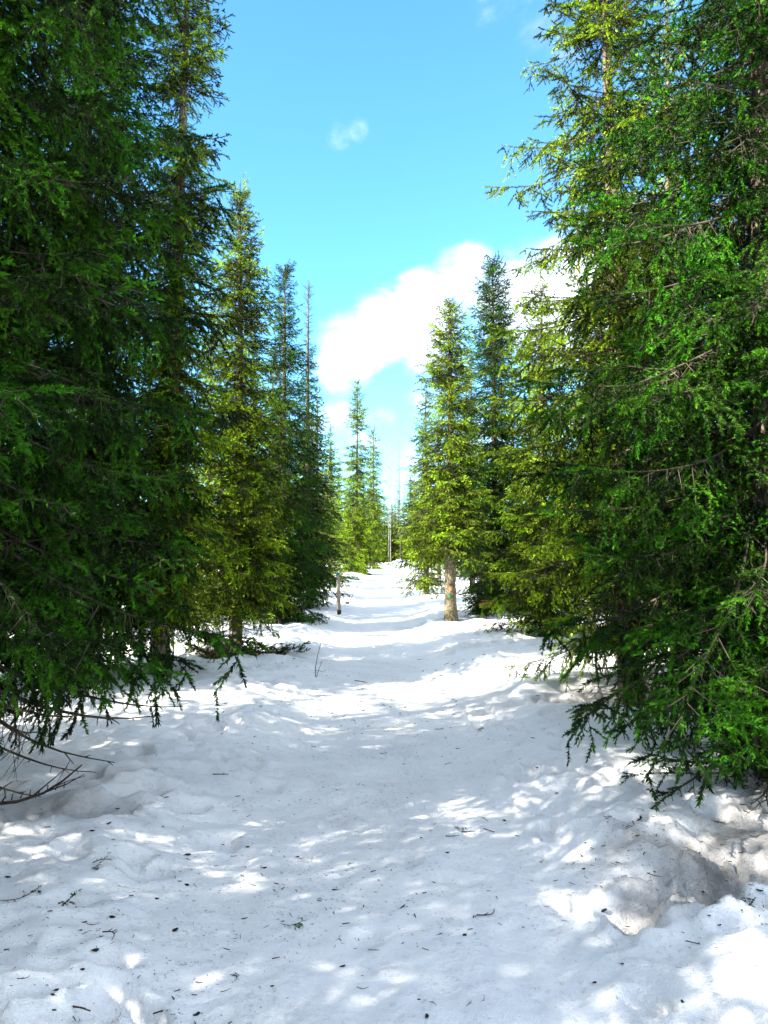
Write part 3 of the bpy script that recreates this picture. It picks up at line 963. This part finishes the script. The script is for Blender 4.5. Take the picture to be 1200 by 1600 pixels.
# broken branch lying at the left edge
x0, y0, z0 = at_pixel(-40, 1278)
x1, y1, z1 = at_pixel(132, 1252)
Lb = math.hypot(x1 - x0, y1 - y0)
pts = [(0, 0, 0.03), (0.35 * Lb, -0.02, 0.015), (0.6 * Lb, -0.01, 0.03), (0.8 * Lb, 0.02, 0.07), (Lb, 0.05, 0.13)]
br = [(pts, .011, .004), ([(0.62 * Lb, -0.01, 0.035), (0.8 * Lb, -0.03, 0.06), (0.97 * Lb, -0.04, 0.10)], .006, .002),
      ([(0.5 * Lb, 0, 0.02), (0.72 * Lb, 0.07, 0.07), (0.9 * Lb, 0.11, 0.12)], .005, .002),
      ([(0.1 * Lb, 0, 0.03), (0.25 * Lb, 0.05, 0.08), (0.36 * Lb, 0.08, 0.10)], .006, .002),
      ([(0.7 * Lb, 0, 0.05), (0.86 * Lb, 0.0, 0.07), (1.0 * Lb, -0.01, 0.08)], .004, .0015)]
for j in range(9):
    f = 0.15 + 0.08 * j
    br.append(([(f * Lb, -.01, 0.02 + .02 * f), (f * Lb + .01, -.01 + .012 * (-1) ** j, 0.045 + .03 * f)], .004, .002))
rt = link('fallen_branch', stick_mesh('fallen_branch', br, M_DARKTWIG), None, (x0, y0, z0 + 0.02), (0, 0, math.atan2(y1 - y0, x1 - x0)))
tag(rt, 'dark broken branch lying on lumpy snow at the left edge', 'branch')


def flake_mesh(g, lx, ly, lz, name='bark_flake'):
    nu, nv = 8, 4
    V = [(0, 0, -lz)]
    for j in range(1, nv):
        ph = math.pi * j / nv - math.pi / 2
        for i in range(nu):
            th = 2 * math.pi * i / nu
            pinch = 1 - 0.35 * abs(math.cos(th)) ** 3
            k = math.cos(ph) * (1 + 0.22 * g.normal())
            V.append((lx * k * math.cos(th), ly * k * pinch * math.sin(th), lz * math.sin(ph) + 0.3 * lz * g.normal() + 0.35 * lx * (math.cos(th) ** 2) * 0.3))
    V.append((0, 0, lz))
    q = [[1 + (j * nu) + i, 1 + j * nu + (i + 1) % nu, 1 + (j + 1) * nu + (i + 1) % nu, 1 + (j + 1) * nu + i] for j in range(nv - 2) for i in range(nu)]
    t = [[0, 1 + (i + 1) % nu, 1 + i] for i in range(nu)]
    b = 1 + (nv - 2) * nu
    t += [[len(V) - 1, b + i, b + (i + 1) % nu] for i in range(nu)]
    return build_mesh(name, np.array(V), [np.array(q), np.array(t)], [M_SCALE])


def twig_mesh(g, L, stubs=2, r=0.0035):
    b = g.normal(0, 0.4, 3)
    pts = [(L * (t - .5), L * b[0] * math.sin(3 * t) * .6, r + 0.006 * abs(math.sin(5 * t + b[1]))) for t in np.linspace(0, 1, 6)]
    br = [(pts, r, r * .5)]
    for j in range(stubs):
        i = int(g.integers(1, 5))
        p0 = np.array(pts[i])
        d_ = np.array([g.uniform(.2, .9), g.choice([-1, 1]) * g.uniform(.5, 1), g.uniform(0, .5)])
        br.append(([p0, p0 + d_ * L * g.uniform(.1, .28)], r * .7, r * .4))
    return stick_mesh('fallen_twig', br, M_DARKTWIG, 4)


g = np.random.default_rng(5)
FL = [flake_mesh(g, 1.0, g.uniform(.35, .65), .15) for _ in range(5)]
TW = [twig_mesh(g, 1.0, 1 + k % 4, 0.032) for k in range(9)]
SP = [o_[1] for o_ in BOUGHS['mid'] if o_[0] == 0.42]
GROUPS = {'f': ('bark_flake', 'bark flake', 'bark flakes and cone scales littering the snow', 'small dark bark flake lying on the snow of the path'),
          't': ('fallen_twig', 'twig', 'twigs littering the snow', 'short thin dark twig lying on the snow of the path'),
          's': ('spruce_sprig', 'sprig', 'spruce sprigs littering the snow', 'small fallen spruce sprig lying on the snow')}
LITTER = [  # pixel in the photograph, kind, length in photograph pixels, turn, own label
    (294, 1337, 'f', 12, 20, 'rounded dark flake touching a twig on the left side of the path snow'), (287, 1345, 't', 18, 0, None),
    (160, 1348, 't', 22, 15, 'dark forked twig below the broken branch at the left'), (142, 1362, 's', 16, 80, None),
    (75, 1430, 's', 42, 60, 'dark green spruce sprig lying on the snow at the lower left'),
    (4, 1413, 's', 40, 40, 'spruce sprig cut by the left edge of the picture'),
    (175, 1435, 'f', 13, 0, 'pointed flake just right of the big green sprig'), (273, 1455, 'f', 15, 50, 'largest dark flake on the lower left snow'),
    (167, 1468, 't', 30, -35, 'comb-like twig below the pointed flake'), (149, 1492, 'f', 12, 30, None), (245, 1406, 'f', 11, -10, None),
    (292, 1385, 'f', 11, -20, None), (100, 1593, 't', 55, 0, 'bent twig at the very bottom left of the picture'),
    (260, 1591, 't', 32, -20, 'curved twig at the bottom edge left of the middle'), (362, 1531, 't', 22, -60, None), (353, 1548, 't', 14, 60, None),
    (88, 1548, 'f', 10, 60, None), (82, 1558, 'f', 9, 0, None), (308, 1588, 'f', 12, 40, None), (12, 1372, 'f', 11, 0, None), (129, 1518, 'f', 7, 0, None),
    (170, 1288, 'f', 11, 40, None), (144, 1301, 'f', 11, 25, None), (260, 1253, 'f', 9, 0, None), (184, 1266, 'f', 8, 0, None), (147, 1445, 't', 14, 0, None),
    (130, 1460, 't', 16, 60, None), (36, 1531, 't', 16, 50, None), (364, 1341, 't', 12, 10, None), (387, 1324, 'f', 8, 20, None),
    (708, 1293, 's', 16, 0, 'dark sprig in the cluster of litter right of the path centre'), (730, 1301, 't', 22, -5, 'forked twig in the cluster of litter right of the path centre'),
    (707, 1307, 't', 20, 15, None), (768, 1300, 't', 22, -10, None), (788, 1283, 'f', 11, 60, None), (757, 1281, 't', 14, -50, None),
    (699, 1334, 'f', 8, 0, None), (549, 1353, 't', 13, 85, None), (465, 1340, 'f', 7, 0, None), (413, 1357, 'f', 9, 0, None), (523, 1391, 'f', 10, -20, None),
    (496, 1407, 't', 16, 0, None), (440, 1449, 's', 24, 10, 'dark clump of spruce sprig in the middle of the foreground'), (442, 1441, 'f', 7, 0, None),
    (663, 1396, 'f', 8, 10, None), (758, 1427, 't', 30, 25, 'knobbly twig slanting on the snow right of the middle'), (726, 1462, 'f', 10, 60, None),
    (584, 1486, 't', 15, 5, None), (536, 1512, 'f', 11, 0, None), (567, 1543, 't', 14, 5, None), (667, 1590, 'f', 13, 70, 'round brown flake at the bottom edge near the middle'),
    (655, 1565, 'f', 7, 0, None), (753, 1563, 't', 12, 50, None), (733, 1570, 't', 12, 85, None), (425, 1543, 'f', 7, 0, None), (566, 1525, 'f', 5, 0, None),
    (677, 1570, 't', 12, -50, None), (912, 1359, 'f', 8, 30, None), (942, 1426, 'f', 14, 5, 'dark flake on the rim left of the dirty hollow'), (852, 1416, 't', 14, 0, None),
    (977, 1448, 't', 13, -30, None), (972, 1509, 'f', 8, 0, None), (1066, 1567, 'f', 8, 60, None), (1087, 1477, 't', 22, -25, None),
    (1022, 1370, 't', 20, -50, 'twig slanting above the holes in the dirty hollow'), (1049, 1343, 't', 10, -40, None), (1122, 1288, 't', 20, -60, None),
    (950, 1286, 'f', 6, 0, None), (1158, 1430, 's', 36, 30, 'bare spiky sprig lying in the dirty hollow at the right'), (929, 1536, 'f', 8, 0, None), (1159, 1497, 't', 14, 88, None),
    (1098, 1400, 'f', 11, 80, None), (882, 1439, 't', 11, 10, None), (897, 1382, 't', 14, -50, None), (1000, 1226, 'f', 6, 0, None),
    (1187, 1395, 'f', 14, -30, None), (1108, 1433, 'f', 9, 40, None), (1124, 1450, 'f', 9, 0, None), (840, 1200, 'f', 8, 0, None), (700, 1195, 't', 12, 20, None),
    (520, 1116, 't', 14, 0, None), (687, 1140, 't', 12, 0, None), (744, 1141, 's', 12, 20, None), (661, 1049, 'f', 6, 0, None), (564, 1066, 't', 18, 0, 'flat twig on the path near the thin sapling stems'),
    (656, 1031, 't', 9, 30, None), (459, 1030, 'f', 6, 0, None), (240, 1120, 'f', 6, 0, None), (352, 1100, 'f', 6, 0, None), (345, 1211, 't', 22, 5, None),
    (380, 1251, 'f', 6, 80, None), (365, 1268, 't', 11, -30, None), (870, 1240, 'f', 7, 0, None), (1166, 1222, 'f', 7, 0, None), (905, 1128, 's', 20, 0, None)]
for (qx, qy, kind, size, turn, lab) in LITTER:
    x0, y0, z0 = at_pixel(qx, qy)
    dist = math.hypot(math.hypot(x0, y0), EYE - z0)
    L = size * dist / FPX * (0.85 if kind == 'f' else 1.1)
    nm, cat, grp, common = GROUPS[kind]
    if kind == 'f':
        me, sc_, dz_ = FL[int(g.integers(5))], L / 2, L * 0.10
    elif kind == 't':
        me, sc_, dz_ = TW[int(g.integers(9))], L, L * 0.02
    else:
        me, sc_, dz_ = SP[int(g.integers(len(SP)))], L / 0.42 * 1.1, 0.012
    o = link(nm, me, None, (x0, y0, z0 + dz_), (g.normal(0, .15), g.normal(0, .1), R(turn) + g.normal(0, .2)), sc_)
    if kind == 's':
        o.material_slots[1].link = 'OBJECT'
        o.material_slots[1].material = M_NEEDLE_DARK_SHADE
    tag(o, lab or common, cat, grp)

# needles and crumbs of bark too small to count
NL = 15000
ly = np.concatenate([1.9 + 9 * g.random(NL - 2000) ** 1.5, g.uniform(13.2, 16.6, 900), 1.9 + 2.6 * g.random(1100)])
lx = g.normal(0, 1, NL) * (0.5 + 0.34 * ly)
cl = fbm(lx * 1.4, ly * 1.4, 61, 3)
keep = g.random(NL) < np.clip(0.45 + 1.3 * cl, 0.05, 1)
lx, ly = lx[keep], ly[keep]
# dirtier where the snow has sunk
nd_ = 1500
hx_, hy_ = g.normal(1.8, 0.45, nd_), g.normal(3.9, 0.32, nd_)
lx, ly = np.concatenate([lx, hx_]), np.concatenate([ly, hy_])
lz = ground(lx, ly)
n_ = len(lx)
az = g.uniform(0, 2 * math.pi, n_)
big = np.where(g.random(n_) < 0.10, g.uniform(1.5, 2.2, n_), g.uniform(0.5, 1.0, n_)) * np.clip(ly / 7, 0.8, 2.5)
ln = g.uniform(0.003, 0.010, n_) * big * 1.2
rr = g.uniform(0.0009, 0.0022, n_) * big
dv_ = np.stack([np.cos(az), np.sin(az), g.normal(0, .12, n_)], -1) * ln[:, None]
c_ = np.stack([lx, ly, lz + rr], -1)
V, Q = prisms(c_ - dv_, c_ + dv_, rr, rr * 0.6, 3)
tag(link('needle_litter', build_mesh('needle_litter', V, [Q], [M_DARKTWIG])), 'fine dark needles and bark crumbs sprinkled over the snow', None, None, 'stuff')
